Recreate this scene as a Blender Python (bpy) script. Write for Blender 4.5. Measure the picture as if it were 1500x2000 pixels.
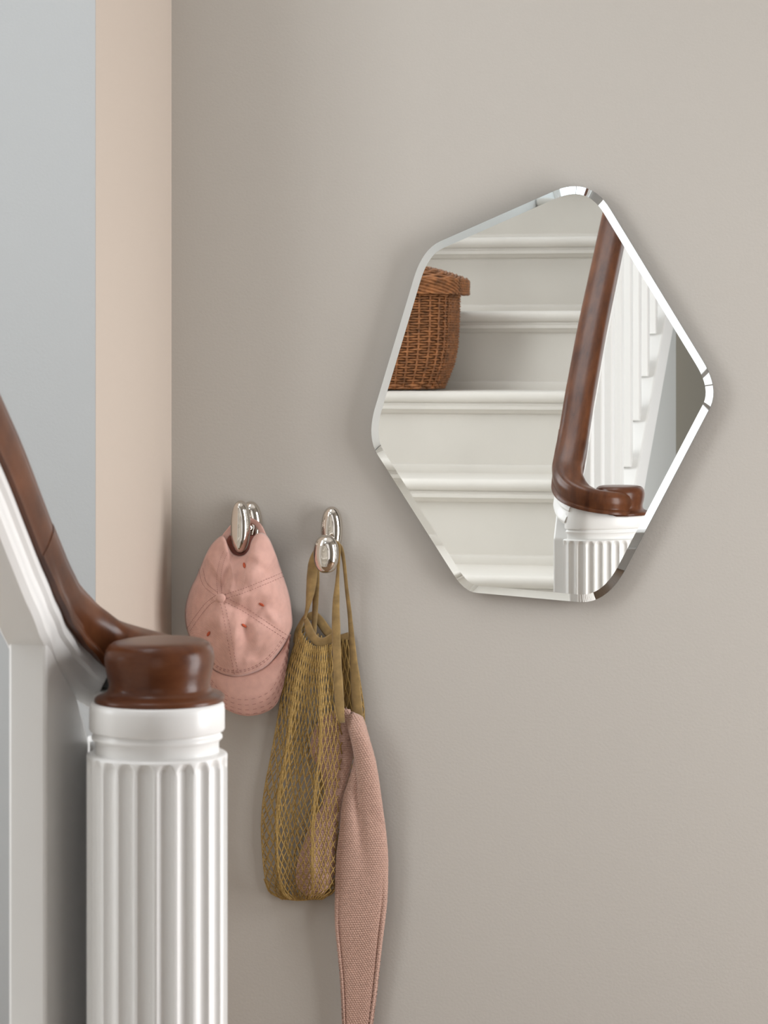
import bpy, bmesh, math, random
from mathutils import Vector, Matrix, noise

random.seed(7)
scene = bpy.context.scene
COL = scene.collection
for o in list(bpy.data.objects):
    bpy.data.objects.remove(o)

# ------------------------------------------------------------------ camera
F = 5250.0                       # focal length in px of the 1500 x 2000 frame
TH = math.radians(13.2)          # the camera is turned this much off the wall's normal
YH = 689.0                       # horizon row (shifted lens, level camera)
ZC = 1.253                       # camera height
W = 3.70                         # back wall plane y
M = 3.676                        # mirror's silvered plane y
cam = bpy.data.cameras.new('camera')
cam_o = bpy.data.objects.new('camera', cam)
COL.objects.link(cam_o)
cam_o.location = (0, 0, ZC)
cam_o.rotation_euler = (math.pi / 2, 0, TH)
cam.sensor_fit = 'HORIZONTAL'
cam.sensor_width = 36
cam.lens = F / 1500 * 36
cam.shift_y = -(1000 - YH) / 1500
cam.clip_start = 0.05
cam.dof.use_dof = True
cam.dof.focus_distance = 4.0
cam.dof.aperture_fstop = 26
scene.camera = cam_o

# ------------------------------------------------------------------ light
wd = bpy.data.worlds.new('daylight')
scene.world = wd
wd.use_nodes = True
bg = wd.node_tree.nodes['Background']
bg.inputs[0].default_value = (0.75, 0.85, 1.0, 1)
bg.inputs[1].default_value = 0.3
vs = scene.view_settings
vs.view_transform = 'Standard'
vs.look = 'None'
vs.gamma = 1
vs.use_curve_mapping = False
vs.exposure = 0.0


def area(name, loc, target, sx, sy, power, col):
    l = bpy.data.lights.new(name, 'AREA')
    l.shape = 'RECTANGLE'
    l.size, l.size_y = sx, sy
    l.energy = power
    l.color = col
    o = bpy.data.objects.new(name, l)
    COL.objects.link(o)
    o.location = loc
    d = Vector(target) - Vector(loc)
    o.rotation_euler = d.to_track_quat('-Z', 'Y').to_euler()
    return o


# daylight through the right and left windows, plus added fill from stairwell, landing and hall
area('window_daylight', (1.43, 2.80, 0.95), (-1, 2.80, 0.85), 1.0, 1.8, 67, (0.98, 0.985, 1.0))
area('stair_window_daylight', (-2.08, 2.2, 1.72), (1, 2.62, 0.8), 0.95, 1.3, 27, (0.95, 0.975, 1.0))
area('stairwell_fill', (-1.35, 1.6, 4.5), (-1.35, 1.6, 0), 0.9, 2.2, 30, (0.95, 0.97, 1.0))  # added overhead lamp to brighten the steps and stairwell wall
area('landing_fill', (-1.4, -1.64, 3.4), (-1.4, 3.4, 1.9), 1.0, 1.3, 12, (0.78, 0.91, 1.0))  # added lamp, gives the stairwell wall its cool light
area('hall_fill', (0.3, -1.64, 1.35), (0.3, 3.7, 1.3), 1.75, 2.5, 13, (1.0, 0.97, 0.93))  # added fill lamp behind the camera



# ------------------------------------------------------------------ projection helpers (photo px -> place)
def P(px, py, y):
    a = math.atan((px - 750) / F) - TH
    x = y * math.tan(a)
    Y = -x * math.sin(TH) + y * math.cos(TH)
    return Vector((x, y, ZC - (py - YH) / F * Y))


def PW(px, py, h):               # a point h metres in front of the back wall
    return P(px, py, W - h)


# ------------------------------------------------------------------ object helpers
def tag(o, label=None, cat=None, group=None, kind=None):
    if label: o['label'] = label
    if cat: o['category'] = cat
    if group: o['group'] = group
    if kind: o['kind'] = kind
    return o


def thing(name, loc, label, cat, group=None):
    o = bpy.data.objects.new(name, None)
    COL.objects.link(o)
    o.location = loc
    o.empty_display_size = 0.05
    return tag(o, label, cat, group)


def origin_of(o):
    v = Vector((0, 0, 0))
    while o:
        v += Vector(o.location)
        o = o.parent
    return v


def mesh(name, verts, faces, mat, parent=None, smooth=True, loc=None):
    """verts in world space; linked as ONE mesh object"""
    org = origin_of(parent) if parent else Vector((0, 0, 0))
    off = Vector(loc) if loc is not None else Vector((0, 0, 0))
    me = bpy.data.meshes.new(name)
    me.from_pydata([tuple(Vector(v) - org - off) for v in verts], [], faces)
    bm = bmesh.new()
    bm.from_mesh(me)
    bmesh.ops.recalc_face_normals(bm, faces=bm.faces)
    bm.to_mesh(me)
    bm.free()
    me.materials.append(mat)
    if smooth:
        for p in me.polygons:
            p.use_smooth = True
    o = bpy.data.objects.new(name, me)
    COL.objects.link(o)
    o.location = off
    if parent:
        o.parent = parent
    return o


def sharp(o, deg=35):
    me = o.data
    bm = bmesh.new()
    bm.from_mesh(me)
    for e in bm.edges:
        if len(e.link_faces) == 2 and e.calc_face_angle(0) > math.radians(deg):
            e.smooth = False
    bm.to_mesh(me)
    bm.free()
    return o


def mod_bevel(o, w=0.003, seg=2):
    m = o.modifiers.new('bevel', 'BEVEL')
    m.width = w
    m.segments = seg
    m.limit_method = 'ANGLE'
    return o


def solid(o, t, off=-1):
    me = o.data
    if sum(p.normal.y * p.area for p in me.polygons) > 0:
        me.flip_normals()
    m = o.modifiers.new('solid', 'SOLIDIFY')
    m.thickness = t
    m.offset = off
    return o


class MB:
    def __init__(s):
        s.v, s.f = [], []

    def box(s, x0, x1, y0, y1, z0, z1):
        b = len(s.v)
        for x in (x0, x1):
            for y in (y0, y1):
                for z in (z0, z1):
                    s.v.append((x, y, z))
        for q in ((0, 1, 3, 2), (4, 6, 7, 5), (0, 4, 5, 1), (2, 3, 7, 6), (0, 2, 6, 4), (1, 5, 7, 3)):
            s.f.append([b + i for i in q])
        return s

    def tube(s, pts, r, n=6, closed=False, caps=True, rz=None):
        pts = [Vector(p) for p in pts]
        m = len(pts)
        b = len(s.v)
        prev = None
        for i, p in enumerate(pts):
            if closed:
                t = pts[(i + 1) % m] - pts[i - 1]
            else:
                t = pts[min(i + 1, m - 1)] - pts[max(i - 1, 0)]
            if t.length < 1e-9: t = Vector((0, 0, 1))
            t.normalize()
            if prev is None:
                a = Vector((0, 0, 1)) if abs(t.z) < 0.9 else Vector((0, 1, 0))
                u = t.cross(a).normalized()
            else:
                u = (prev - t * prev.dot(t))
                if u.length < 1e-6:
                    u = t.cross(Vector((0.3, 0.5, 0.8)))
                u.normalize()
            prev = u
            w = t.cross(u)
            rr = r[i] if isinstance(r, (list, tuple)) else r
            for k in range(n):
                a = 2 * math.pi * k / n
                s.v.append(p + u * (rr * math.cos(a)) + w * (rr * math.sin(a)))
        for i in range(m if closed else m - 1):
            j = (i + 1) % m
            for k in range(n):
                l = (k + 1) % n
                s.f.append([b + i * n + k, b + i * n + l, b + j * n + l, b + j * n + k])
        if caps and not closed:
            s.f.append([b + k for k in range(n)][::-1])
            s.f.append([b + (m - 1) * n + k for k in range(n)])
        return s

    def extr_x(s, prof, x0, x1):
        """closed (y, z) outline extruded along x"""
        b = len(s.v)
        n = len(prof)
        for x in (x0, x1):
            for (y, z) in prof:
                s.v.append((x, y, z))
        for k in range(n):
            l = (k + 1) % n
            s.f.append([b + k, b + l, b + n + l, b + n + k])
        s.f.append([b + k for k in range(n)][::-1])
        s.f.append([b + n + k for k in range(n)])
        return s

    def grid(s, rows):
        b = len(s.v)
        n = len(rows[0])
        for r in rows:
            s.v.extend(r)
        for i in range(len(rows) - 1):
            for k in range(n - 1):
                s.f.append([b + i * n + k, b + i * n + k + 1, b + (i + 1) * n + k + 1, b + (i + 1) * n + k])
        return s

    def rings(s, rings, cap0=True, cap1=True):
        b = len(s.v)
        n = len(rings[0])
        for r in rings:
            s.v.extend(r)
        for i in range(len(rings) - 1):
            for k in range(n):
                l = (k + 1) % n
                s.f.append([b + i * n + k, b + i * n + l, b + (i + 1) * n + l, b + (i + 1) * n + k])
        if cap0: s.f.append([b + k for k in range(n)][::-1])
        if cap1: s.f.append([b + (len(rings) - 1) * n + k for k in range(n)])
        return s

    def build(s, name, mat, parent=None, smooth=True, loc=None):
        return mesh(name, s.v, s.f, mat, parent, smooth, loc)


def interp(tab, x):
    if x <= tab[0][0]: return tab[0][1]
    for (a, fa), (b, fb) in zip(tab, tab[1:]):
        if x <= b:
            return fa + (fb - fa) * (x - a) / (b - a)
    return tab[-1][1]


def sinterp(tab, x):
    """smooth (Catmull-Rom) table look-up"""
    n = len(tab)
    if x <= tab[0][0]: return tab[0][1]
    if x >= tab[-1][0]: return tab[-1][1]
    for i in range(n - 1):
        if x <= tab[i + 1][0]:
            x0, y0 = tab[i]
            x1, y1 = tab[i + 1]
            m0 = (tab[i + 1][1] - tab[i - 1][1]) / (tab[i + 1][0] - tab[i - 1][0]) if i > 0 else (y1 - y0) / (x1 - x0)
            m1 = (tab[i + 2][1] - tab[i][1]) / (tab[i + 2][0] - tab[i][0]) if i + 2 < n else (y1 - y0) / (x1 - x0)
            h = x1 - x0
            t = (x - x0) / h
            return ((2 * t ** 3 - 3 * t * t + 1) * y0 + (t ** 3 - 2 * t * t + t) * h * m0
                    + (-2 * t ** 3 + 3 * t * t) * y1 + (t ** 3 - t * t) * h * m1)


def spline(pts, n, closed=False):
    """Catmull-Rom through pts, resampled to n points evenly along its length"""
    pts = [Vector(p) for p in pts]
    m = len(pts)
    dense = []
    for i in range(m if closed else m - 1):
        if closed:
            a, b, c, d = pts[i - 1], pts[i], pts[(i + 1) % m], pts[(i + 2) % m]
        else:
            b, c = pts[i], pts[i + 1]
            a = pts[i - 1] if i else b * 2 - c
            d = pts[i + 2] if i + 2 < m else c * 2 - b
        for k in range(16):
            t = k / 16
            dense.append(0.5 * ((2 * b) + (c - a) * t + (2 * a - 5 * b + 4 * c - d) * t * t + (3 * b - a - 3 * c + d) * t ** 3))
    dense.append(pts[0] if closed else pts[-1])
    L = [0]
    for p, q in zip(dense, dense[1:]):
        L.append(L[-1] + (q - p).length)
    out = []
    j = 0
    for k in range(n):
        s = L[-1] * k / (n if closed else n - 1)
        while j < len(L) - 2 and L[j + 1] < s: j += 1
        d = L[j + 1] - L[j]
        out.append(dense[j].lerp(dense[j + 1], (s - L[j]) / d if d > 1e-12 else 0))
    return out


# ------------------------------------------------------------------ materials
def mat(name, col, rough=0.5, metal=0.0, spec=0.5, var=0.0, vscale=8, bump=0.0, bscale=60, sheen=0.0, coat=0.0, stretch=(1, 1, 1)):
    m = bpy.data.materials.new(name)
    m.use_nodes = True
    nt = m.node_tree
    b = nt.nodes['Principled BSDF']
    b.inputs['Base Color'].default_value = (*col, 1)
    b.inputs['Roughness'].default_value = rough
    b.inputs['Metallic'].default_value = metal
    b.inputs['Specular IOR Level'].default_value = spec
    b.inputs['Sheen Weight'].default_value = sheen
    b.inputs['Coat Weight'].default_value = coat
    b.inputs['Coat Roughness'].default_value = 0.12
    tc = nt.nodes.new('ShaderNodeTexCoord')
    mp = nt.nodes.new('ShaderNodeMapping')
    mp.inputs['Scale'].default_value = stretch
    nt.links.new(tc.outputs['Object'], mp.inputs[0])
    if var:
        nz = nt.nodes.new('ShaderNodeTexNoise')
        nz.inputs['Scale'].default_value = vscale
        nz.inputs['Detail'].default_value = 6
        nt.links.new(mp.outputs[0], nz.inputs['Vector'])
        rp = nt.nodes.new('ShaderNodeValToRGB')
        rp.color_ramp.elements[0].position = 0.3
        rp.color_ramp.elements[1].position = 0.7
        rp.color_ramp.elements[0].color = (*[c * (1 - var) for c in col], 1)
        rp.color_ramp.elements[1].color = (*[min(1, c * (1 + var)) for c in col], 1)
        nt.links.new(nz.outputs[0], rp.inputs[0])
        nt.links.new(rp.outputs[0], b.inputs['Base Color'])
    if bump:
        nb = nt.nodes.new('ShaderNodeTexNoise')
        nb.inputs['Scale'].default_value = bscale
        nb.inputs['Detail'].default_value = 4
        nt.links.new(mp.outputs[0], nb.inputs['Vector'])
        bp = nt.nodes.new('ShaderNodeBump')
        bp.inputs['Strength'].default_value = bump
        bp.inputs['Distance'].default_value = 0.001
        nt.links.new(nb.outputs[0], bp.inputs['Height'])
        nt.links.new(bp.outputs[0], b.inputs['Normal'])
    return m


def wood_mat(name, dark, lite, stretch, rough=0.28):
    m = mat(name, dark, rough, spec=0.22, coat=0.05)
    nt = m.node_tree
    b = nt.nodes['Principled BSDF']
    tc = nt.nodes.new('ShaderNodeTexCoord')
    mp = nt.nodes.new('ShaderNodeMapping')
    mp.inputs['Scale'].default_value = stretch
    nt.links.new(tc.outputs['Object'], mp.inputs[0])
    nz = nt.nodes.new('ShaderNodeTexNoise')
    nz.inputs['Scale'].default_value = 18
    nz.inputs['Detail'].default_value = 8
    nz.inputs['Roughness'].default_value = 0.65
    nt.links.new(mp.outputs[0], nz.inputs['Vector'])
    rp = nt.nodes.new('ShaderNodeValToRGB')
    rp.color_ramp.elements[0].position = 0.32
    rp.color_ramp.elements[1].position = 0.72
    rp.color_ramp.elements[0].color = (*dark, 1)
    rp.color_ramp.elements[1].color = (*lite, 1)
    nt.links.new(nz.outputs[0], rp.inputs[0])
    nt.links.new(rp.outputs[0], b.inputs['Base Color'])
    bp = nt.nodes.new('ShaderNodeBump')
    bp.inputs['Strength'].default_value = 0.12
    bp.inputs['Distance'].default_value = 0.001
    nt.links.new(nz.outputs[0], bp.inputs['Height'])
    nt.links.new(bp.outputs[0], b.inputs['Normal'])
    return m


def ribbed_cloth(name, col, scale, axis='Z', var=0.15, strength=0.6, rough=0.95):
    """a knitted or ribbed cloth: fine wave ridges plus noise"""
    m = mat(name, col, rough, spec=0.15, sheen=0.25, var=var, vscale=90)
    nt = m.node_tree
    b = nt.nodes['Principled BSDF']
    tc = nt.nodes.new('ShaderNodeTexCoord')
    wv = nt.nodes.new('ShaderNodeTexWave')
    wv.wave_type = 'BANDS'
    wv.bands_direction = axis
    wv.inputs['Scale'].default_value = scale
    wv.inputs['Distortion'].default_value = 1.5
    wv.inputs['Detail'].default_value = 2
    nt.links.new(tc.outputs['Object'], wv.inputs['Vector'])
    bp = nt.nodes.new('ShaderNodeBump')
    bp.inputs['Strength'].default_value = strength
    bp.inputs['Distance'].default_value = 0.0008
    nt.links.new(wv.outputs['Fac'], bp.inputs['Height'])
    nt.links.new(bp.outputs[0], b.inputs['Normal'])
    return m


WALL = mat('taupe_wall_paint', (0.462, 0.432, 0.392), 0.85, spec=0.2, bump=0.25, bscale=260)
WALL_LEFT = mat('pale_wall_paint', (0.56, 0.48, 0.41), 0.85, spec=0.2, bump=0.2, bscale=260)
WALL_COOL_LIT = mat('cool_lit_wall', (0.43, 0.44, 0.44), 0.85, spec=0.2, bump=0.2, bscale=260)  # cool cast of the daylight is put into this wall colour
WHITE = mat('white_gloss_paint', (0.82, 0.81, 0.79), 0.32, spec=0.45, bump=0.05, bscale=30)
CREAM = mat('cream_stair_paint', (0.76, 0.725, 0.67), 0.6, spec=0.4, var=0.03, vscale=6, bump=0.08, bscale=40)
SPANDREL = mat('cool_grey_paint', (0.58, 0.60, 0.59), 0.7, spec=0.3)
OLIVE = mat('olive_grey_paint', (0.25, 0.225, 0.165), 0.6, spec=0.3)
PLINTH = mat('warm_grey_paint', (0.52, 0.50, 0.46), 0.8, spec=0.2)
CEIL = mat('ceiling_white', (0.8, 0.79, 0.77), 0.9)
FLOOR = wood_mat('oak_floor', (0.17, 0.10, 0.055), (0.27, 0.17, 0.10), (6, 0.6, 1), 0.45)
MAHOGANY = wood_mat('mahogany', (0.055, 0.017, 0.007), (0.16, 0.055, 0.021), (3, 0.6, 0.6), 0.30)
MAHOGANY_CAP = wood_mat('mahogany_cap', (0.065, 0.019, 0.008), (0.145, 0.050, 0.020), (0.6, 2, 2), 0.30)
CHROME = mat('polished_nickel', (0.68, 0.635, 0.58), 0.03, metal=1.0)
MIRROR = mat('mirror_silver', (0.94, 0.955, 0.945), 0.0, metal=1.0)
EDGE = mat('dark_mirror_edge', (0.03, 0.035, 0.035), 0.3)
CAP_CLOTH = ribbed_cloth('pink_twill', (0.64, 0.375, 0.315), 320, 'DIAGONAL', 0.07, 0.3)
CAP_LINING = mat('rust_lining', (0.22, 0.07, 0.05), 0.9)
STITCH = mat('dusk_stitching', (0.30, 0.13, 0.12), 0.9)
RED_THREAD = mat('rust_thread', (0.50, 0.09, 0.035), 0.8)
MUSTARD = ribbed_cloth('mustard_cotton', (0.37, 0.24, 0.09), 420, 'Z', 0.25, 0.7)
MUSTARD_CORD = mat('mustard_cord', (0.36, 0.235, 0.085), 0.95, spec=0.1, var=0.3, vscale=400, bump=0.6, bscale=700)
KNIT = mat('rose_wool', (0.50, 0.322, 0.256), 0.95, spec=0.1, sheen=0.2, var=0.12, vscale=300, bump=0.5, bscale=900)
WICKER = mat('brown_willow', (0.31, 0.125, 0.045), 0.5, spec=0.4, var=0.5, vscale=60)
WICKER_DARK = mat('dark_willow', (0.07, 0.028, 0.012), 0.8)

# ------------------------------------------------------------------ the setting
XC = P(335, 0, W).x                                  # inner corner
YE = XC / math.tan(math.atan((187 - 750) / F) - TH)  # the projecting corner's y
XL, XR, YB = -1.95, 1.3, -1.5
ZH, ZT = 2.75, 4.6                                   # hall and stairwell ceilings


def struct(name, mb, m, smooth=False):
    o = mb.build(name, m, None, smooth)
    o['kind'] = 'structure'
    return o


struct('floor', MB().box(XL - .1, XR + .1, YB - .1, W + .1, -0.1, 0), FLOOR)
struct('wall_back', MB().box(XC, XR, W, W + .1, 0, ZT), WALL)
# the short return wall between the back wall and the stairwell wall
struct('wall_return', MB().box(XC - .1, XC, YE + .0006, W + .1, 0, ZT), WALL_LEFT)
struct('wall_stairwell', MB().box(XL, XC - .0006, YE, YE + .1, 0, ZT), WALL_COOL_LIT)
struct('wall_left', MB().box(XL - .1, XL, YB, 1.7, 0, ZT).box(XL - .1, XL, 2.7, YE + .1, 0, ZT).box(XL - .1, XL, 1.7, 2.7, 0, 1.12).box(XL - .1, XL, 1.7, 2.7, 2.45, ZT), CEIL)
struct('wall_front', MB().box(XL, -0.58, YB - .1, YB, 0, 2.75).box(XL, -1.9, YB - .1, YB, 2.75, ZT)
       .box(-0.9, -0.58, YB - .1, YB, 2.75, ZT).box(-1.9, -0.9, YB - .1, YB, 4.05, ZT)
       .box(-0.58, XR, YB - .1, YB, 0, .1).box(-0.58, XR, YB - .1, YB, 2.6, ZT).box(1.18, XR, YB - .1, YB, .1, 2.6), CEIL)
struct('wall_right', MB().box(XR, XR + .1, YB, 2.2, 0, ZT).box(XR, XR + .1, 3.3, W + .1, 0, ZT)
       .box(XR, XR + .1, 2.2, 3.3, 0, .06).box(XR, XR + .1, 2.2, 3.3, 2.0, ZT), WALL)
struct('ceiling', MB().box(-0.78, XR, YB, W, ZH, ZH + .1), CEIL)
struct('wall_upper', MB().box(-0.78, -0.70, YB, W, ZH + .1, ZT), CEIL)
struct('ceiling_stairwell', MB().box(XL, -0.70, YB, .4, ZT, ZT + .1).box(XL, -0.70, 2.8, W, ZT, ZT + .1)
       .box(XL, -1.85, .4, 2.8, ZT, ZT + .1).box(-0.85, -0.70, .4, 2.8, ZT, ZT + .1), CEIL)
struct('baseboard_back', MB().box(XC, XR, W - .018, W, 0, .15), WHITE)


def window_frame(name, horiz, fixed, a0, a1, z0, z1, nbar):
    f = MB()
    t = .05

    def bx(a, b, c, d):
        if horiz == 'y': f.box(fixed - .03, fixed + .03, a, b, c, d)
        else: f.box(a, b, fixed - .03, fixed + .03, c, d)
    bx(a0, a0 + t, z0, z1); bx(a1 - t, a1, z0, z1); bx(a0, a1, z0, z0 + t); bx(a0, a1, z1 - t, z1)
    for k in range(1, nbar + 1):
        a = a0 + (a1 - a0) * k / (nbar + 1)
        bx(a - .015, a + .015, z0, z1)
    bx(a0, a1, (z0 + z1) / 2 - .015, (z0 + z1) / 2 + .015)
    return struct(name, f, WHITE)


window_frame('window_1', 'y', XR + .06, 2.2, 3.3, .06, 2.0, 1)
window_frame('added_window_2', 'x', YB - .06, -0.58, 1.18, .1, 2.6, 2)  # added unseen window around the hall fill, also reflected in the bevels
window_frame('window_4', 'y', XL - .06, 1.7, 2.7, 1.12, 2.45, 1)
window_frame('added_window_3', 'x', YB - .06, -1.9, -0.9, 2.75, 4.05, 1)  # added unseen window around the landing fill

# ------------------------------------------------------------------ staircase
R_, G_ = 0.196, 0.28
Y0S, Z0S = 1.62, 0.769        # a nosing (step k = 0)
XS0, XS1 = XL + .006, -0.855
stairs = thing('staircase', (-1.4, 1.6, 0), 'cream painted closed-string staircase rising away from the mirror wall', 'staircase')
for k in range(-3, 11):
    yn, zn = Y0S - G_ * k, Z0S + R_ * k
    x1 = XS1 if k > -2 else -0.875
    pr = []
    for a in range(0, 9):                     # bullnose
        t = math.pi / 2 - math.pi * a / 8
        pr.append((yn - .014 + .014 * math.cos(t), zn - .014 + .014 * math.sin(t)))
    pr += [(yn - .012, zn - .028), (yn - .012, zn - .033), (yn - .008, zn - .035), (yn - .008, zn - .043), (yn - .016, zn - .045),
           (yn - .020, zn - .050), (yn - .028, zn - .054), (yn - .034, zn - .054), (yn - .034, zn - .028), (yn - G_ - .034, zn - .028), (yn - G_ - .034, zn)]
    sharp(MB().extr_x(pr, XS0, x1).build('tread', CREAM, stairs), 50)
    zb = max(0, zn - R_)
    q = [(yn - .050, zb), (yn - .026, zb)]
    q = [(yn - .050, zb), (yn - .022, zb), (yn - .022, zb + .014), (yn - .025, zb + .020), (yn - .034, zb + .022), (yn - .034, zn - .03), (yn - .050, zn - .03)]
    sharp(MB().extr_x(q, XS0, x1).build('riser', CREAM, stairs), 30)


def nose_z(y):
    return Z0S + (Y0S - y) * R_ / G_


ya, yb = 2.20, -1.45
sg = MB().extr_x([(ya, nose_z(ya) + .15), (ya, nose_z(ya) + .03), (yb, nose_z(yb) + .03), (yb, nose_z(yb) + .15)], XS1 + .001, -0.800)
mod_bevel(sg.build('stringer', WHITE, stairs, False), .004)
ye = 0.74
sp = MB().extr_x([(ya, 0), (ya, nose_z(ya) + .028), (ye, nose_z(ye) + .028), (ye, 0)], -0.84, -0.812)
sp.build('spandrel_panel', SPANDREL, stairs, False)
y2 = -0.6
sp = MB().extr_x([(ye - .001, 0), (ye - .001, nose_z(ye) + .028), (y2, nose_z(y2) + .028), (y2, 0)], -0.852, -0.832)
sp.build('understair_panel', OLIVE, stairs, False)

# ------------------------------------------------------------------ balustrade (rail, volute, fillet, balusters)
CX, CY = -0.733, 2.256        # eye of the volute
bal = thing('stair_banister', (CX, CY, 0.94), 'dark mahogany handrail curling down to a round volute end above the white fluted newel', 'handrail')
top = [(-.834, -.9, None), (-.834, 0.2, None), (-.834, 1.0, None), (-.834, 1.75, 1.475), (-.834, 1.95, 1.328), (-.834, 2.0845, 1.2155), (-.834, 2.127, 1.179), (-.834, 2.169, 1.138), (-.834, 2.209, 1.099),
       (-.834, 2.24, 1.072), (-.832, 2.27, 1.050), (-.824, 2.30, 1.032), (-.808, 2.325, 1.016), (-.788, 2.338, 1.004),
       (-.765, 2.34, .996), (-.745, 2.330, .992), (-.734, 2.308, .990), (-.728, 2.275, .990)]
top = [(x, y, 1.475 + (1.75 - y) * .73 if z is None else z) for x, y, z in top]


def sweep(path, prof, n):
    """profile (side, up) swept along the path, its sides kept level"""
    pts = spline(path, n)
    rings = []
    for i, p in enumerate(pts):
        t = (pts[min(i + 1, n - 1)] - pts[max(i - 1, 0)]).normalized()
        s = t.cross(Vector((0, 0, 1))).normalized()
        u = s.cross(t).normalized()
        rings.append([p + s * a + u * b for a, b in prof])
    return MB().rings(rings)


def sym(half):
    return half + [(-a, b) for a, b in half[::-1]]


# rail profile, (0, 0) is the crown
def rail_profile(f):
    return sym([(0.006, 0), (.016, -.0006), (.0225, -.0030), (.0270, -.0085), (.0288, -.0165), (.0285 - .001 * f, -.025), (.0280 - .003 * f, -.031), (.0276 - .003 * f, -.034),
                (.0272 + .001 * f, -.0365), (.0265 + .0035 * f, -.039), (.0265 + .0035 * f, -.043)])


# split: the long straight rail and the curved end piece, joined at a visible joint
pts_all = top
i_j = 7
straight = pts_all[:i_j + 1]
curve = pts_all[i_j:]


def dense(path, n):
    return spline(path, n)


full = spline(top, 700)
jy = 2.196
jk = next(i for i, p in enumerate(full) if p.y > jy)


def sweep_pts(pts, prof, allpts, i0, grow=0.0):
    rings = []
    n = len(allpts)
    for i in range(i0, i0 + len(pts)):
        p = allpts[i]
        t = (allpts[min(i + 1, n - 1)] - allpts[max(i - 1, 0)]).normalized()
        s = t.cross(Vector((0, 0, 1))).normalized()
        u = s.cross(t).normalized()
        pf = prof(max(0, min(1, (i - jk) / 30))) if callable(prof) else prof
        rings.append([p + s * (a * (1 + grow)) + u * (b + grow * .02) for a, b in pf])
    return MB().rings(rings)


sharp(sweep_pts(full[:jk + 1], rail_profile, full, 0).build('straight_rail', MAHOGANY, bal), 50)
sharp(sweep_pts(full[jk:], rail_profile, full, jk, .022).build('volute_bend', MAHOGANY, bal), 50)
PXM = 2.36 / F
cap_prof = [(0, 1252), (60, 1252), (80, 1253), (90, 1255.5), (98, 1261), (104, 1271), (107, 1286), (106, 1300), (102.5, 1318), (98.5, 1334), (98, 1343), (101, 1352),
            (110, 1358), (121, 1362), (126, 1366), (127, 1372), (124, 1377), (60, 1377)]
rings = []
for r, yy in cap_prof:
    z = 1.0 - (yy - 1252) * PXM * .98
    rr = max(r, .5) * PXM * .985
    rings.append([(CX + rr * math.cos(2 * math.pi * k / 64), CY + rr * math.sin(2 * math.pi * k / 64) * (1.42 if k < 32 else 1), z) for k in range(64)])
sharp(MB().rings(rings).build('volute_cap', MAHOGANY_CAP, bal), 60)
# white fillet moulding under the rail
fil_prof = sym([(.021, -.0425), (.023, -.048), (.023, -.053), (.0195, -.056), (.0195, -.064), (.0215, -.067), (.0215, -.076), (.017, -.081)])
kf = next(i for i, p in enumerate(full) if p.x > -.785)
sharp(sweep_pts(full[:kf], fil_prof, full, 0).build('rail_fillet', WHITE, bal), 40)


def rail_z(y):
    best = min(full[:jk + 60], key=lambda p: abs(p.y - y))
    return best.z


for k in range(0, 17):
    y = 2.218 - .14 * k - (.025 if k else 0)
    if k == 0:                       # the last one before the newel is a deeper board
        pr = [(2.201, nose_z(2.2) + .06), (2.201, rail_z(2.201) - .098), (2.24, rail_z(2.24) - .098), (2.28, rail_z(2.28) - .098), (2.312, rail_z(2.312) - .090), (2.312, nose_z(2.2) + .06)]
        mod_bevel(MB().extr_x(pr, -.852, -.817).build('baluster', WHITE, bal, False), .003)
        continue
    b = MB().box(-.834 - .018, -.834 + .018, y - .018, y + .018, nose_z(y) + .145, rail_z(y - .017) - .09)
    mod_bevel(b.build('baluster', WHITE, bal, False), .003)

# ------------------------------------------------------------------ newel post
newel = thing('newel_post', (-.76, 2.29, 0), 'white painted fluted newel post under the round mahogany rail end', 'newel post')
foot = [(-.796, 2.262), (-.808, 2.290), (-.817, 2.314), (-.825, 2.331), (-.828, 2.343), (-.820, 2.353), (-.800, 2.361), (-.775, 2.362), (-.738, 2.344), (-.700, 2.312),
        (-.676, 2.276), (-.672, 2.248), (-.683, 2.218), (-.707, 2.199), (-.733, 2.194), (-.760, 2.199), (-.783, 2.218), (-.794, 2.240)]
NF, SUB = 29, 14
outl = spline([(x, y, 0) for x, y in foot], NF * SUB, closed=True)
nrm = []
for i in range(len(outl)):
    acc = Vector((0, 0, 0))
    for d in (6, 12):
        t = outl[(i + d) % len(outl)] - outl[i - d]
        acc += Vector((t.y, -t.x, 0)).normalized()
    nrm.append(acc.normalized())
cen = sum(outl, Vector((0, 0, 0))) / len(outl)
if sum((o - cen).dot(q) for o, q in zip(outl, nrm)) < 0:
    nrm = [-q for q in nrm]


def flute_d(k, z, ztop):
    t = (k % SUB) / SUB
    ph = (t - .5) / .41
    if abs(ph) >= 1: return 0
    c = math.sqrt(1 - ph * ph)
    end = ztop - .010 + .008 * c        # rounded flute end
    fade = min(1, max(0, (end - z) / .006))
    return .0048 * c * fade ** .7


zt = 0.902
zs = [0.0, .15, .5, .7, .8] + [.84 + .06 * i / 28 for i in range(29)]
zs = [z for z in zs if z < zt - .002]
rings = [[outl[k] + nrm[k] * (-flute_d(k, z, zt)) + Vector((0, 0, z)) for k in range(len(outl))] for z in zs]
rings.append([outl[k] - nrm[k] * .0005 + Vector((0, 0, zt - .001)) for k in range(len(outl))])
rings.append([outl[k] - nrm[k] * .003 + Vector((0, 0, zt)) for k in range(len(outl))])
rings.append([outl[k] - nrm[k] * .012 + Vector((0, 0, zt)) for k in range(len(outl))])
sharp(MB().rings(rings).build('fluted_shaft', WHITE, newel), 60)


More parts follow.
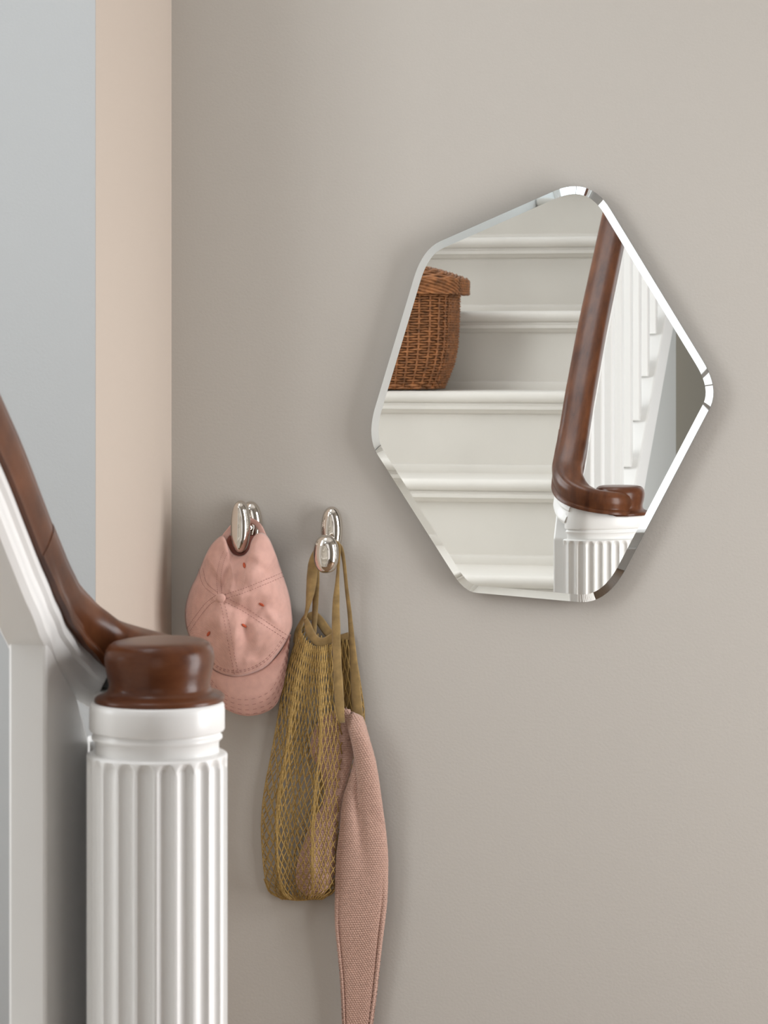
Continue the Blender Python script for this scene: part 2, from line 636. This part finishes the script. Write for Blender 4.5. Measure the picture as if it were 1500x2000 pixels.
def rise(p, q):
    """the collar climbs with the rail at the back of the newel"""
    if p.y < 2.325 or q.y < .1: return 0
    return interp([(-.83, .040), (-.808, .027), (-.788, .0155), (-.765, .008), (-.735, .002), (-.70, 0)], p.x) * min(1, (p.y - 2.325) / .022) * min(1, (q.y - .1) / .5)


col_prof = [(-.0075, .899, 0), (-.0075, .912, 0), (-.006, .9135, 0), (-.0045, .915, 0), (-.0045, .917, 0), (-.006, .9185, 0), (-.0065, .9205, 0), (-.0035, .9215, 0), (-.0025, .923, .1),
            (-.0025, .940, .6), (-.003, .9445, .9), (-.005, .9465, 1), (-.02, .9465, 1)]
rings = [[outl[k] + nrm[k] * (a - .16 * w * rise(outl[k], nrm[k])) + Vector((0, 0, z + w * rise(outl[k], nrm[k]))) for k in range(len(outl))] for a, z, w in col_prof]
sharp(MB().rings(rings).build('collar', WHITE, newel), 60)

# ------------------------------------------------------------------ mirror
edges = [((860, 471), (1080, 374)), ((1192, 409), (1372, 704)), ((1386, 797), (1222, 1110)), ((1130, 1176), (930, 1158)), ((886, 1123), (737, 888)), ((733, 793), (808, 543))]


def isect(a, b):
    (x1, y1), (x2, y2) = a
    (x3, y3), (x4, y4) = b
    d = (x1 - x2) * (y3 - y4) - (y1 - y2) * (x3 - x4)
    k1, k2 = x1 * y2 - y1 * x2, x3 * y4 - y3 * x4
    return ((k1 * (x3 - x4) - (x1 - x2) * k2) / d, (k1 * (y3 - y4) - (y1 - y2) * k2) / d)


mo = []
for i, e in enumerate(edges):
    nx = edges[(i + 1) % 6]
    c = isect(e, nx)
    for k in range(8):
        mo.append((e[0][0] + (e[1][0] - e[0][0]) * k / 8, e[0][1] + (e[1][1] - e[0][1]) * k / 8))
    for k in range(20):
        t = k / 20
        mo.append(((1 - t) ** 2 * e[1][0] + 2 * t * (1 - t) * c[0] + t * t * nx[0][0], (1 - t) ** 2 * e[1][1] + 2 * t * (1 - t) * c[1] + t * t * nx[0][1]))
mw = [P(x, y, M) for x, y in mo]
mw = spline(mw, 220, closed=True)
mn = []
for i in range(220):
    t = mw[(i + 2) % 220] - mw[i - 2]
    mn.append(Vector((t.z, 0, -t.x)).normalized())
mc = sum(mw, Vector((0, 0, 0))) / 220
if sum((p - mc).dot(q) for p, q in zip(mw, mn)) < 0: mn = [-q for q in mn]
mir = thing('wall_mirror', (mc.x, M, mc.z), 'large six-sided mirror with rounded corners hanging on the taupe wall', 'mirror')
BV, BD = .0105, .0011
inner = [p - q * BV for p, q in zip(mw, mn)]
outer = [p + Vector((0, BD, 0)) for p in mw]
v = inner
g = mesh('mirror_glass', inner, [list(range(220))], MIRROR, mir, False)
g2 = MB().rings([inner, outer], False, False).build('bevelled_edge', MIRROR, mir, True)
bk = [[p + Vector((0, BD, 0)) for p in mw], [p + Vector((0, BD + .0045, 0)) for p in mw], [p - q * .006 + Vector((0, BD + .0047, 0)) for p, q in zip(mw, mn)],
      [p - q * .02 + Vector((0, W - M, 0)) for p, q in zip(mw, mn)]]
sharp(MB().rings(bk, False, True).build('backing', EDGE, mir), 40)


# ------------------------------------------------------------------ wall hooks
def pebble(px, py, w, h, d, yc, n=2.5, squash=1.0):
    """rounded pill, w x h px at distance h0 from the wall"""
    c = P(px, py, W - yc)
    Y = -c.x * math.sin(TH) + c.y * math.cos(TH)
    a, b = w / 2 * Y / F, h / 2 * Y / F
    rings = []
    for i in range(1, 24):
        t = math.pi * i / 24
        rr = math.sin(t) ** .8
        yy = -math.cos(t)
        ring = []
        for k in range(48):
            u = 2 * math.pi * k / 48
            cx, cz = math.cos(u), math.sin(u)
            # pill outline: straight flanks, round ends
            ex = 2 / n
            ox = math.copysign(abs(cx) ** (2 / 2.3), cx)
            oz = math.copysign(abs(cz) ** (2 / 2.3), cz)
            r0 = a
            ring.append(c + Vector((r0 * rr * ox, yy * d / 2, (b - a + a * rr) * oz if b > a else b * rr * oz)))
        rings.append(ring)
    return MB().rings(rings)


def hook(base, front, label, fy):
    bx, by, bw, bh = base
    b0 = P(bx, by, W)
    t = thing('wall_hook', (b0.x, W, b0.z), label, 'hook', 'polished wall hooks')
    pebble(bx, by, bw, bh, .024, .011).build('base', CHROME, t)
    fx, fyy, fw, fh = front
    pebble(fx, fyy, fw, fh, .026, fy).build('knob', CHROME, t)
    s0, s1 = PW(bx, by + fw * .1, .012), PW(fx, fyy, fy)
    if abs(fyy - by) > 20:
        s0 = PW(bx, by + 18, .012)
    path = spline([s0, s0.lerp(s1, .5), s1], 9)
    MB().tube(path, .0075, 16).build('stem', CHROME, t)
    return t


hook((489, 1027, 48, 96), (470, 1029, 39, 104), 'polished nickel wall hook holding the pink cap, nearest the corner', .062)
hook((648, 1035, 43, 92), (637, 1082, 50, 76), 'polished nickel wall hook carrying the mustard net bag', .052)

# ------------------------------------------------------------------ pink cap
cap_outline = [(437, 1046), (424, 1052), (410, 1068), (398, 1092), (384, 1125), (371, 1152), (362, 1185), (362, 1215), (370, 1244), (386, 1272), (404, 1296), (424, 1312), (445, 1320), (466, 1322), (492, 1316), (520, 1302),
               (544, 1276), (562, 1248), (571, 1222), (570, 1195), (564, 1158), (547, 1106), (534, 1070), (523, 1048), (511, 1040), (500, 1043), (491, 1056), (486, 1073), (477, 1083), (464, 1085), (453, 1079), (445, 1064)]
co = [(p.x, p.y) for p in spline([(x, y, 0) for x, y in cap_outline], 192, closed=True)]
CC = (468, 1185)
NA = len(co)
bumps = [(436, 1120, 24, 60, -.004), (500, 1120, 40, 45, .006), (462, 1105, 14, 40, -.003), (420, 1200, 30, 40, .005), (505, 1190, 34, 26, -.006), (520, 1235, 28, 30, .006), (482, 1225, 14, 40, -.004), (455, 1260, 22, 40, .005),
         (538, 1150, 20, 40, .004), (395, 1160, 10, 40, -.004), (470, 1165, 26, 16, .004), (432, 1166, 12, 12, .0035), (500, 1280, 30, 12, -.003), (405, 1135, 12, 20, .003), (485, 1098, 20, 12, -.004)]


creases = [((452, 1085), (434, 1160), 7, -.006), ((405, 1080), (398, 1140), 6, -.003), ((440, 1175), (520, 1215), 9, -.0035), ((520, 1190), (560, 1235), 8, .0035),
           ((500, 1100), (545, 1140), 8, -.003), ((415, 1180), (385, 1230), 7, -.003), ((480, 1230), (470, 1300), 8, -.003), ((470, 1095), (448, 1150), 7, .004), ((530, 1225), (500, 1285), 7, -.003)]


def cap_bump(x, y):
    s = 0
    for (ax, ay), (bx, by), w_, a in creases:
        dx, dy = bx - ax, by - ay
        t = ((x - ax) * dx + (y - ay) * dy) / (dx * dx + dy * dy)
        q = max(0, min(1, t))
        d2 = (x - ax - q * dx) ** 2 + (y - ay - q * dy) ** 2
        s += a * math.exp(-d2 / (w_ * w_))
    for bx, by, sx, sy, a in bumps:
        s += 1.55 * a * math.exp(-((x - bx) / sx) ** 2 - ((y - by) / sy) ** 2)
    s += .0030 * noise.noise(Vector((x / 22, y / 30, 3.1))) + .0007 * noise.noise(Vector((x / 8, y / 14, 7.7)))
    return s


def edge_h(x, y):
    """how far the crown's rim stands off the wall"""
    return interp([(1040, .062), (1085, .064), (1100, .036), (1200, .022), (1260, .030), (1325, .050)], y)


def crown_point(a, t):
    k = a % NA
    ox, oy = co[k]
    x, y = CC[0] + (ox - CC[0]) * t, CC[1] + (oy - CC[1]) * t
    h0 = edge_h(ox, oy)
    f = max(0, 1 - t ** 2.6) ** .62
    H = .098
    h = h0 + (H - h0) * f + cap_bump(x, y) * (1 - t ** 6)
    return x, y, h


def crown_h(x, y):
    a = math.atan2(y - CC[1], x - CC[0])
    best, bt = None, 9
    for k in range(NA):
        ox, oy = co[k]
        d = abs(math.remainder(math.atan2(oy - CC[1], ox - CC[0]) - a, 2 * math.pi))
        if d < bt: bt, best = d, k
    ox, oy = co[best]
    t = math.hypot(x - CC[0], y - CC[1]) / max(1, math.hypot(ox - CC[0], oy - CC[1]))
    return crown_point(best, min(1, t))[2]


cap_root = PW(468, 1040, .03)
cap_t = thing('baseball_cap', cap_root, 'dusty pink baseball cap with small rust stitches hanging from a wall hook', 'cap')
NT = 34
rows = []
for i in range(1, NT + 1):
    t = i / NT
    rows.append([PW(*crown_point(a, t)) for a in range(NA)])
crown = MB().rings(rows, True, False).build('crown', CAP_CLOTH, cap_t)
solid(crown, .0016)
# inside of the back half, seen through the opening
lin = []
for i in range(13):
    v_ = i / 12
    y = 1046 + v_ * 120
    lo, hi = interp([(1046, 436), (1085, 410), (1170, 392)], y), interp([(1046, 514), (1085, 528), (1170, 548)], y)
    lin.append([PW(lo + (hi - lo) * k / 12, y, .018 + .012 * math.sin(math.pi * k / 12)) for k in range(13)])
solid(MB().grid(lin).build('lining', CAP_LINING, cap_t), .001)
# strap over the hook's stem
def ribbon(pts, widths, n=40, ny=5, thick=.0012, facing=(0, -1, 0), bow=.12):
    """flat band: pts are (px, py, h), widths px across; lies facing the room"""
    c = spline([PW(*p) for p in pts], n)
    rows = []
    for i, p in enumerate(c):
        t = (c[min(i + 1, n - 1)] - c[max(i - 1, 0)]).normalized()
        s = t.cross(Vector(facing))
        if s.length < .05: s = Vector((1, 0, 0))
        s.normalize()
        w = interp([(k / (len(widths) - 1), ww) for k, ww in enumerate(widths)], i / (n - 1)) * 3.85 / F
        u = s.cross(t).normalized()
        if u.y > 0: u = -u
        rows.append([p + s * (w * (k / (ny - 1) - .5)) + u * (bow * w * (1 - (2 * k / (ny - 1) - 1) ** 2)) for k in range(ny)])
    return MB().grid(rows)


st = ribbon([(432, 1060, .050), (443, 1043, .040), (458, 1026, .030), (478, 1018, .028), (497, 1020, .030), (507, 1030, .042), (515, 1048, .055)], [13, 12, 11, 11, 11, 12, 13], 40)
solid(st.build('strap', CAP_CLOTH, cap_t), .0016)
# visor
seam = [(p.x, p.y) for p in spline([(404, 1300, 0), (424, 1313, 0), (445, 1320, 0), (466, 1321, 0), (492, 1315, 0), (520, 1301, 0), (544, 1277, 0), (557, 1256, 0), (565, 1238, 0)], 41)]
vis = [(p.x, p.y) for p in spline([(404, 1318, 0), (414, 1350, 0), (430, 1376, 0), (452, 1391, 0), (481, 1398.5, 0), (512, 1394, 0), (537, 1379, 0), (550, 1352, 0), (560, 1305, 0), (567, 1246, 0)], 41)]


def visor_point(k, v_):
    (x0, y0), (x1, y1) = seam[k], vis[k]
    x, y = x0 + (x1 - x0) * v_, y0 + (y1 - y0) * v_
    c = 2 * (k / 40) - 1
    e = edge_h(x0, y0) + .002
    h = e * (1 - v_) + v_ * (.040 - .016 * abs(c) ** 2.2) + .004 * math.sin(math.pi * v_)
    return x, y, h


vg = MB().grid([[PW(*visor_point(k, i / 16)) for k in range(41)] for i in range(17)])
visor = vg.build('visor', CAP_CLOTH, cap_t)
solid(visor, .003)


def lift(p, d=.0006):
    return PW(p[0], p[1], p[2] + d)


sm = MB()
for v_ in (.60, .73, .85, .95):
    for a in range(1, 40, 2):
        sm.tube([lift(visor_point(a, v_), .0016), lift(visor_point(a + 1, v_), .0016)], .00028, 4)
sm.build('visor_stitching', STITCH, visor)
sm = MB()


def seam_on(pts, off):
    pl = [(p.x, p.y) for p in spline([(x, y, 0) for x, y in pts], 46)]
    for i in range(0, 45, 2):
        dx, dy = pl[i + 1][0] - pl[i][0], pl[i + 1][1] - pl[i][1]
        L = math.hypot(dx, dy) or 1
        ox, oy = -dy / L * off, dx / L * off
        q = []
        for j in (i, i + 1):
            x, y = pl[j][0] + ox, pl[j][1] + oy
            q.append(PW(x, y, crown_h(x, y) + .0007))
        sm.tube(q, .00026, 4)


for pts in ([(433, 1172), (443, 1215), (450, 1260), (462, 1316)], [(440, 1165), (480, 1152), (515, 1138), (553, 1122)], [(430, 1163), (427, 1130), (432, 1100), (440, 1078)],
            [(424, 1166), (405, 1180), (385, 1205), (368, 1230)], [(442, 1172), (480, 1192), (525, 1222), (562, 1246)], [(422, 1160), (400, 1140), (392, 1110)]):
    for off in (-4, 4):
        seam_on(pts, off)
for off in (3, 6):
    seam_on([(400, 1288), (424, 1308), (445, 1315), (466, 1316), (492, 1310), (518, 1296), (540, 1274), (558, 1248)], -off)
sm.build('crown_stitching', STITCH, crown)
# cloth-covered button at the crown's top
bc = (431, 1168)
rings = []
for i in range(7):
    r = 10 * math.cos(i / 6 * math.pi / 2 * .97)
    rings.append([PW(bc[0] + r * math.cos(2 * math.pi * k / 24), bc[1] + r * math.sin(2 * math.pi * k / 24) * .9, crown_h(*bc) + .0005 + .0035 * math.sin(i / 6 * math.pi / 2)) for k in range(24)])
MB().rings(rings).build('button', CAP_CLOTH, cap_t)
for (mx, my, rot) in ((477, 1104, 80), (511, 1181, 30), (477, 1222, 35), (407, 1238, -60)):
    rings = []
    ca, sa = math.cos(math.radians(rot)), math.sin(math.radians(rot))
    for sc, dz in ((1, .0008), (.95, .0016), (.5, .0022)):
        ring = []
        for k in range(20):
            u, w_ = 5.4 * sc * math.cos(2 * math.pi * k / 20), 2.6 * sc * math.sin(2 * math.pi * k / 20)
            x, y = mx + u * ca - w_ * sa, my + u * sa + w_ * ca
            ring.append(PW(x, y, crown_h(x, y) + dz))
        rings.append(ring)
    tag(MB().rings(rings).build('embroidered_dash', RED_THREAD, cap_t), 'small rust embroidered dash')

# ------------------------------------------------------------------ mustard net bag
bag_root = PW(645, 1060, .02)
bag = thing('net_bag', bag_root, 'mustard net shopping bag hanging from a wall hook by its long handles', 'bag')
Lt = [(1215, 592), (1232, 581), (1255, 576), (1316, 558), (1403, 542), (1476, 529), (1542, 516), (1606, 510), (1664, 512), (1716, 518), (1745, 530), (1757, 552)]
Rt = [(1215, 652), (1255, 655), (1320, 660), (1403, 668), (1432, 671), (1490, 669), (1577, 663), (1664, 657), (1716, 655), (1740, 650), (1757, 628)]
RB = [(1215, 690), (1258, 692), (1330, 703), (1403, 712), (1440, 704), (1490, 690), (1577, 672), (1664, 661), (1716, 656), (1757, 628)]
rim_line = [(0, 1222), (.12, 1234), (.3, 1252), (.5, 1262), (.7, 1262), (.85, 1256), (1, 1250)]


def dens(u, y):
    """gathers: how the net's columns crowd into folds"""
    g = max(0, min(1, (y - 1300) / 150))
    w_ = u + g * (.052 * math.sin(2 * math.pi * (u * 2.1 + .06)) - .018 * math.sin(2 * math.pi * u * 4.3 + 1))
    return max(0, min(1, w_))


def bag_h(w_, y, back):
    s = max(0, min(1, (y - 1210) / 200))
    e = max(0, min(1, (1757 - y) / 60))
    belly = (.022 + .03 * s) * (.25 + .75 * math.sqrt(e))
    arc = max(0, 1 - abs(2 * w_ - 1) ** 2.4) ** .5
    if back:
        return .006 + .008 * arc * e
    fold = .010 * s * math.cos(2 * math.pi * (w_ - .72) * 1.75)
    return .016 + belly * arc + fold * arc


def net(ncol, nrow, back, y_bot, seed):
    rnd = random.Random(seed)
    Rr = RB if back else Rt
    node = {}
    for j in range(nrow + 1):
        v_ = j / nrow
        for i in range(ncol + 1):
            u = (i + (.5 if j % 2 else 0)) / ncol
            u = min(1, u)
            y0 = interp(rim_line, u) if not back else interp([(0, 1215), (.5, 1245), (1, 1250)], u)
            vv = 1.45 * v_ - .45 * v_ * v_
            y = y0 + (y_bot - y0) * vv
            sag = 12 * math.sin(math.pi * u) ** .7 * max(0, v_ - .75) / .25
            y = y + (rnd.uniform(-1, 1) * 2.5 if 0 < j < nrow else 0)
            yy = min(y, 1757)
            L, R = sinterp(Lt, yy), sinterp(Rr, yy)
            w_ = dens(u, yy)
            w_ += (rnd.uniform(-1, 1) * .010 if 0 < i < ncol else 0) * min(1, v_ * 2)
            w_ = max(0, min(1, w_))
            x = L + (R - L) * w_
            lean = 10 * math.sin(v_ * math.pi) * (.5 - abs(w_ - .5)) * (0 if back else 1)
            node[i, j] = PW(x - lean * .3, yy, bag_h(w_, yy, back))
    m = MB()
    r = .00092
    for i in range(ncol + 1):
        for side in (0, 1):
            pts = []
            for j in range(nrow + 1):
                # strands zigzag and meet their neighbour at the knots
                ii = i if (j % 2 == 0) else (i if side == 0 else i - 1)
                if (ii, j) not in node:
                    if len(pts) > 1: pass
                    continue
                pts.append(node[ii, j])
            if len(pts) < 3: continue
            fine = []
            for a, b in zip(pts, pts[1:]):
                mid = (a + b) / 2
                fine += [a, mid + Vector((0, 0, -.0004))]
            fine.append(pts[-1])
            m.tube(fine, r, 5)
    return m


net(21, 32, False, 1760, 3).build('front_net', MUSTARD_CORD, bag)
net(16, 30, True, 1757, 5).build('back_net', MUSTARD_CORD, bag)
# bottom seam cord
bt = MB()
bt.tube([PW(sinterp([(0, 516), (.2, 530), (.5, 581), (.8, 640), (1, 655)], t / 20), sinterp([(0, 1716), (.2, 1745), (.5, 1758), (.8, 1749), (1, 1737)], t / 20), .020) for t in range(21)], .0012, 6)
bt.build('base_cord', MUSTARD_CORD, bag)
rim = ribbon([(596, 1206, .028), (601, 1220, .032), (607, 1238, .036), (619, 1252, .040), (634, 1254, .041), (650, 1245, .041), (660, 1240, .041)], [8, 14, 18, 18, 18, 17, 16], 50, 7, bow=.06)
solid(rim.build('front_rim', MUSTARD, bag), .0015)
rim = ribbon([(592, 1212, .014), (606, 1204, .012), (615, 1203, .010), (625, 1213, .009), (642, 1236, .009), (662, 1247, .009), (682, 1242, .010)], [12, 16, 18, 19, 18, 16, 15], 50, 7, bow=.06)
solid(rim.build('back_rim', MUSTARD, bag), .0015)
# left shoulder gusset joining the rims
gus = ribbon([(597, 1200, .026), (589, 1216, .022), (582, 1234, .018), (577, 1256, .016)], [5, 10, 14, 10], 20)
solid(gus.build('gusset', MUSTARD, bag), .0015)
# handles: front loop and rear loop, each over the hook's stem
h1 = ribbon([(595, 1210, .030), (602, 1180, .032), (607, 1150, .033), (610, 1120, .034), (614, 1090, .034), (625, 1066, .030), (640, 1058, .026), (655, 1058, .028), (662, 1068, .034), (661, 1100, .040), (658, 1150, .042),
             (656, 1190, .043), (657, 1250, .046), (660, 1320, .052), (664, 1385, .056), (668, 1412, .056)], [4, 9, 17, 21, 21, 14, 9, 7, 6, 6, 8, 13, 15, 17, 17, 17, 17, 19, 19, 18, 12], 140, 7)
solid(h1.build('handle', MUSTARD, bag), .0015)
h2 = ribbon([(613, 1250, .012), (614, 1215, .016), (616, 1180, .022), (617, 1140, .026), (619, 1095, .028), (628, 1072, .026), (642, 1063, .022), (656, 1062, .022), (666, 1070, .026), (672, 1100, .026), (677, 1150, .024),
             (683, 1200, .020), (688, 1260, .020), (693, 1320, .020), (699, 1400, .020)], [9, 11, 12, 14, 13, 10, 8, 7, 7, 8, 9, 12, 15, 18, 20, 22], 140, 7)
solid(h2.build('handle', MUSTARD, bag), .0015)
bp = ribbon([(676, 1240, .007), (679, 1300, .007), (684, 1360, .007), (690, 1430, .007)], [26, 32, 36, 36], 24)
solid(bp.build('back_gusset', MUSTARD, bag), .0015)

# ------------------------------------------------------------------ rose knitted scarf in the bag
scarf_root = PW(690, 1400, .04)
scarf = thing('knitted_scarf', scarf_root, 'dusty rose knitted scarf spilling from the mustard net bag and hanging down the wall', 'scarf')
RW, CWD = 4.25, 4.8


def stitch(r, c):
    k = math.floor(r)
    return abs(math.sin(math.pi * r)) ** .8 * (.62 + .38 * math.cos(2 * math.pi * (c + .5 * (k % 2))))


SL = [(1435, 688), (1478, 691), (1492, 689), (1525, 680), (1561, 669), (1626, 662), (1675, 656), (1740, 654), (1805, 654), (1854, 659), (1919, 666), (2000, 671), (2080, 676), (2120, 686)]
SR = [(1391, 690), (1396, 703), (1402, 710), (1441, 722), (1490, 735), (1577, 748), (1659, 758), (1724, 758.5), (1772, 756), (1854, 746), (1935, 736), (2000, 727), (2080, 718), (2120, 706)]
FL = [(1391, 688), (1397, 679), (1418, 678), (1447, 685), (1490, 693), (1532, 697), (1580, 699), (1660, 703)]


def knit_sheet(y0, y1, Lf, Rf, hf, ncol=96, amp=.0017, edge=True):
    rows = []
    n = int((y1 - y0) / RW * 6)
    for i in range(n + 1):
        y = y0 + (y1 - y0) * i / n
        L, R = Lf(y), Rf(y)
        row = []
        for k in range(ncol + 1):
            w_ = k / ncol
            x = L + (R - L) * w_
            bend = 6 * (w_ - .5) * (w_ - .5) * 4
            wob = 1.6 * noise.noise(Vector((x / 40, y / 60, 1.2))) + (w_ - .4) * 3.0
            r = (y + wob * 2.2) / RW
            s = stitch(r, x / CWD)
            row.append(PW(x + .5 * noise.noise(Vector((y / 3, k * .1, 4))) * (1 if k in (0, ncol) else .2), y, hf(w_, y) + amp * s))
        rows.append(row)
    return MB().grid(rows)


def h_main(w_, y):
    base = interp([(1435, .020), (1478, .024), (1560, .026), (1700, .024), (2120, .016)], y)
    thick = interp([(1478, .010), (1600, .014), (1750, .009), (1900, .004), (2120, .003)], y)
    arc = max(0, 1 - abs(2 * w_ - 1) ** 3.2) ** .6
    groove = 0
    g = max(0, min(1, (y - 1700) / 120))
    for e in (.085, .90):
        groove += -.0026 * g * math.exp(-((w_ - e) / .022) ** 2) + .0022 * g * math.exp(-((w_ - (e - .06 if e < .5 else e + .06)) / .04) ** 2)
    valley = -.006 * math.exp(-((w_ - .38 - (y - 1560) / 900) / .12) ** 2) * max(0, 1 - abs(y - 1590) / 130)
    return base + thick * arc + groove + valley


def h_front(w_, y):
    arc = max(0, 1 - abs(2 * w_ - 1) ** 2.3) ** .5
    base = interp([(1391, .030), (1440, .034), (1530, .032), (1600, .027), (1660, .018)], y)
    top_ = max(0, min(1, (y - 1390) / 40)) ** .5
    th = interp([(1391, .020), (1450, .020), (1560, .013), (1620, .010), (1660, .008)], y)
    return base + th * arc * (.45 + .55 * top_)


main = knit_sheet(1435, 2120, lambda y: sinterp(SL, y), lambda y: sinterp(SR, y) - .5, h_main).build('hanging_end', KNIT, scarf)
solid(main, .005)
fr = knit_sheet(1391, 1640, lambda y: sinterp(FL, y), lambda y: sinterp(SR, y), h_front, 64).build('turned_fold', KNIT, scarf)
solid(fr, .004)


def ih(w_, y):
    arc = max(0, 1 - abs(2 * w_ - 1) ** 2.2) ** .5
    return .016 + arc * (.012 + .006 * noise.noise(Vector((w_ * 3, y / 45, 9.1)))) - .008 * math.exp(-((y - 1535) / 38) ** 2) * (1 - w_)


IL = [(1385, 655), (1400, 630), (1430, 612), (1470, 606), (1500, 622), (1540, 634), (1575, 628), (1610, 606), (1660, 588), (1700, 578), (1730, 580), (1750, 596)]
IR = [(1385, 684), (1400, 690), (1440, 694), (1480, 690), (1540, 676), (1600, 664), (1660, 656), (1720, 650), (1750, 632)]
inn = knit_sheet(1385, 1750, lambda y: sinterp(IL, y), lambda y: sinterp(IR, y), ih, 56).build('bundled_part', KNIT, scarf)
solid(inn, .004)

# ------------------------------------------------------------------ wicker basket on the stair
BX, BY, BZ = -1.505, Y0S - 2 * G_ - .150, Z0S + 2 * R_
bas = thing('wicker_basket', (BX, BY, BZ), 'brown wicker basket with overhanging lid standing on a cream stair tread', 'basket')
HB = .236


def half(zf):
    """half sizes of the woven body at height fraction zf"""
    s = interp([(0, .132), (.08, .142), (.25, .158), (.45, .167), (.7, .170), (1, .172)], zf)
    d = interp([(0, .104), (.25, .118), (.6, .124), (1, .126)], zf)
    return s, d


def sq(a, sx, sy, n=4.2):
    c, s = math.cos(a), math.sin(a)
    r = (abs(c) ** n + abs(s) ** n) ** (-1 / n)
    return sx * r * c, sy * r * s


NS = 48
core = MB()
rings = []
for i in range(13):
    zf = i / 12
    sx, sy = half(zf)
    rings.append([(BX + q[0], BY + q[1], BZ + .004 + HB * zf * .98) for q in (sq(2 * math.pi * k / 80, sx - .006, sy - .006) for k in range(80))])
MB().rings(rings).build('inner_shell', WICKER_DARK, bas)
ang = [2 * math.pi * (k + .5) / NS for k in range(NS)]
stk = MB()
for a in ang:
    stk.tube([(BX + sq(a, *half(i / 12))[0], BY + sq(a, *half(i / 12))[1], BZ + .004 + HB * i / 12) for i in range(13)], .0030, 6)
stk.build('stakes', WICKER, bas)
wv = MB()
NRW = 38
rnd = random.Random(4)
for r in range(NRW):
    zf = (r + .5) / NRW
    sx, sy = half(zf)
    pts = []
    for k in range(NS * 4):
        a = 2 * math.pi * (k / 4 + .5) / NS
        d = .0032 * math.cos(math.pi * (k / 4 + r))
        x, y = sq(a, sx + d, sy + d)
        pts.append((BX + x, BY + y, BZ + .004 + HB * zf + rnd.uniform(-.0006, .0006)))
    wv.tube(pts, .00245 if r not in (0, 1, NRW - 1) else .0036, 5, closed=True)
wv.build('weave', WICKER, bas)
lid = MB()
LZ = BZ + HB + .006
core = []
for zz, sc in ((-.006, .96), (.024, .98), (.040, .8), (.056, .5), (.062, .1)):
    core.append([(BX + q[0], BY + q[1], LZ + zz) for q in (sq(2 * math.pi * k / 80, .193 * sc, .140 * sc) for k in range(80))])
lidc = MB().rings(core).build('lid', WICKER_DARK, bas)
for r in range(6):                               # rope-twisted border rows
    zz = -.004 + .0058 * r
    for ph in (0, math.pi):
        pts = []
        for k in range(240):
            a = 2 * math.pi * k / 240
            w_ = 24 * a + ph + r * .9
            x, y = sq(a, .194 + .0024 * math.cos(w_), .141 + .0024 * math.cos(w_))
            pts.append((BX + x, BY + y, LZ + zz + .0026 * math.sin(w_)))
        lid.tube(pts, .0026, 5, closed=True)
for r in range(14):                              # woven top
    f_ = r / 14
    sc = 1 - .9 * f_
    zz = .030 + .036 * (1 - (1 - f_) ** 2)
    pts = []
    for k in range(160):
        a = 2 * math.pi * k / 160
        d = .002 * math.cos(20 * a + math.pi * r)
        x, y = sq(a, .192 * sc, .139 * sc)
        pts.append((BX + x, BY + y, LZ + zz + d))
    lid.tube(pts, .0034, 5, closed=True)
lid.build('lid_weave', WICKER, lidc)
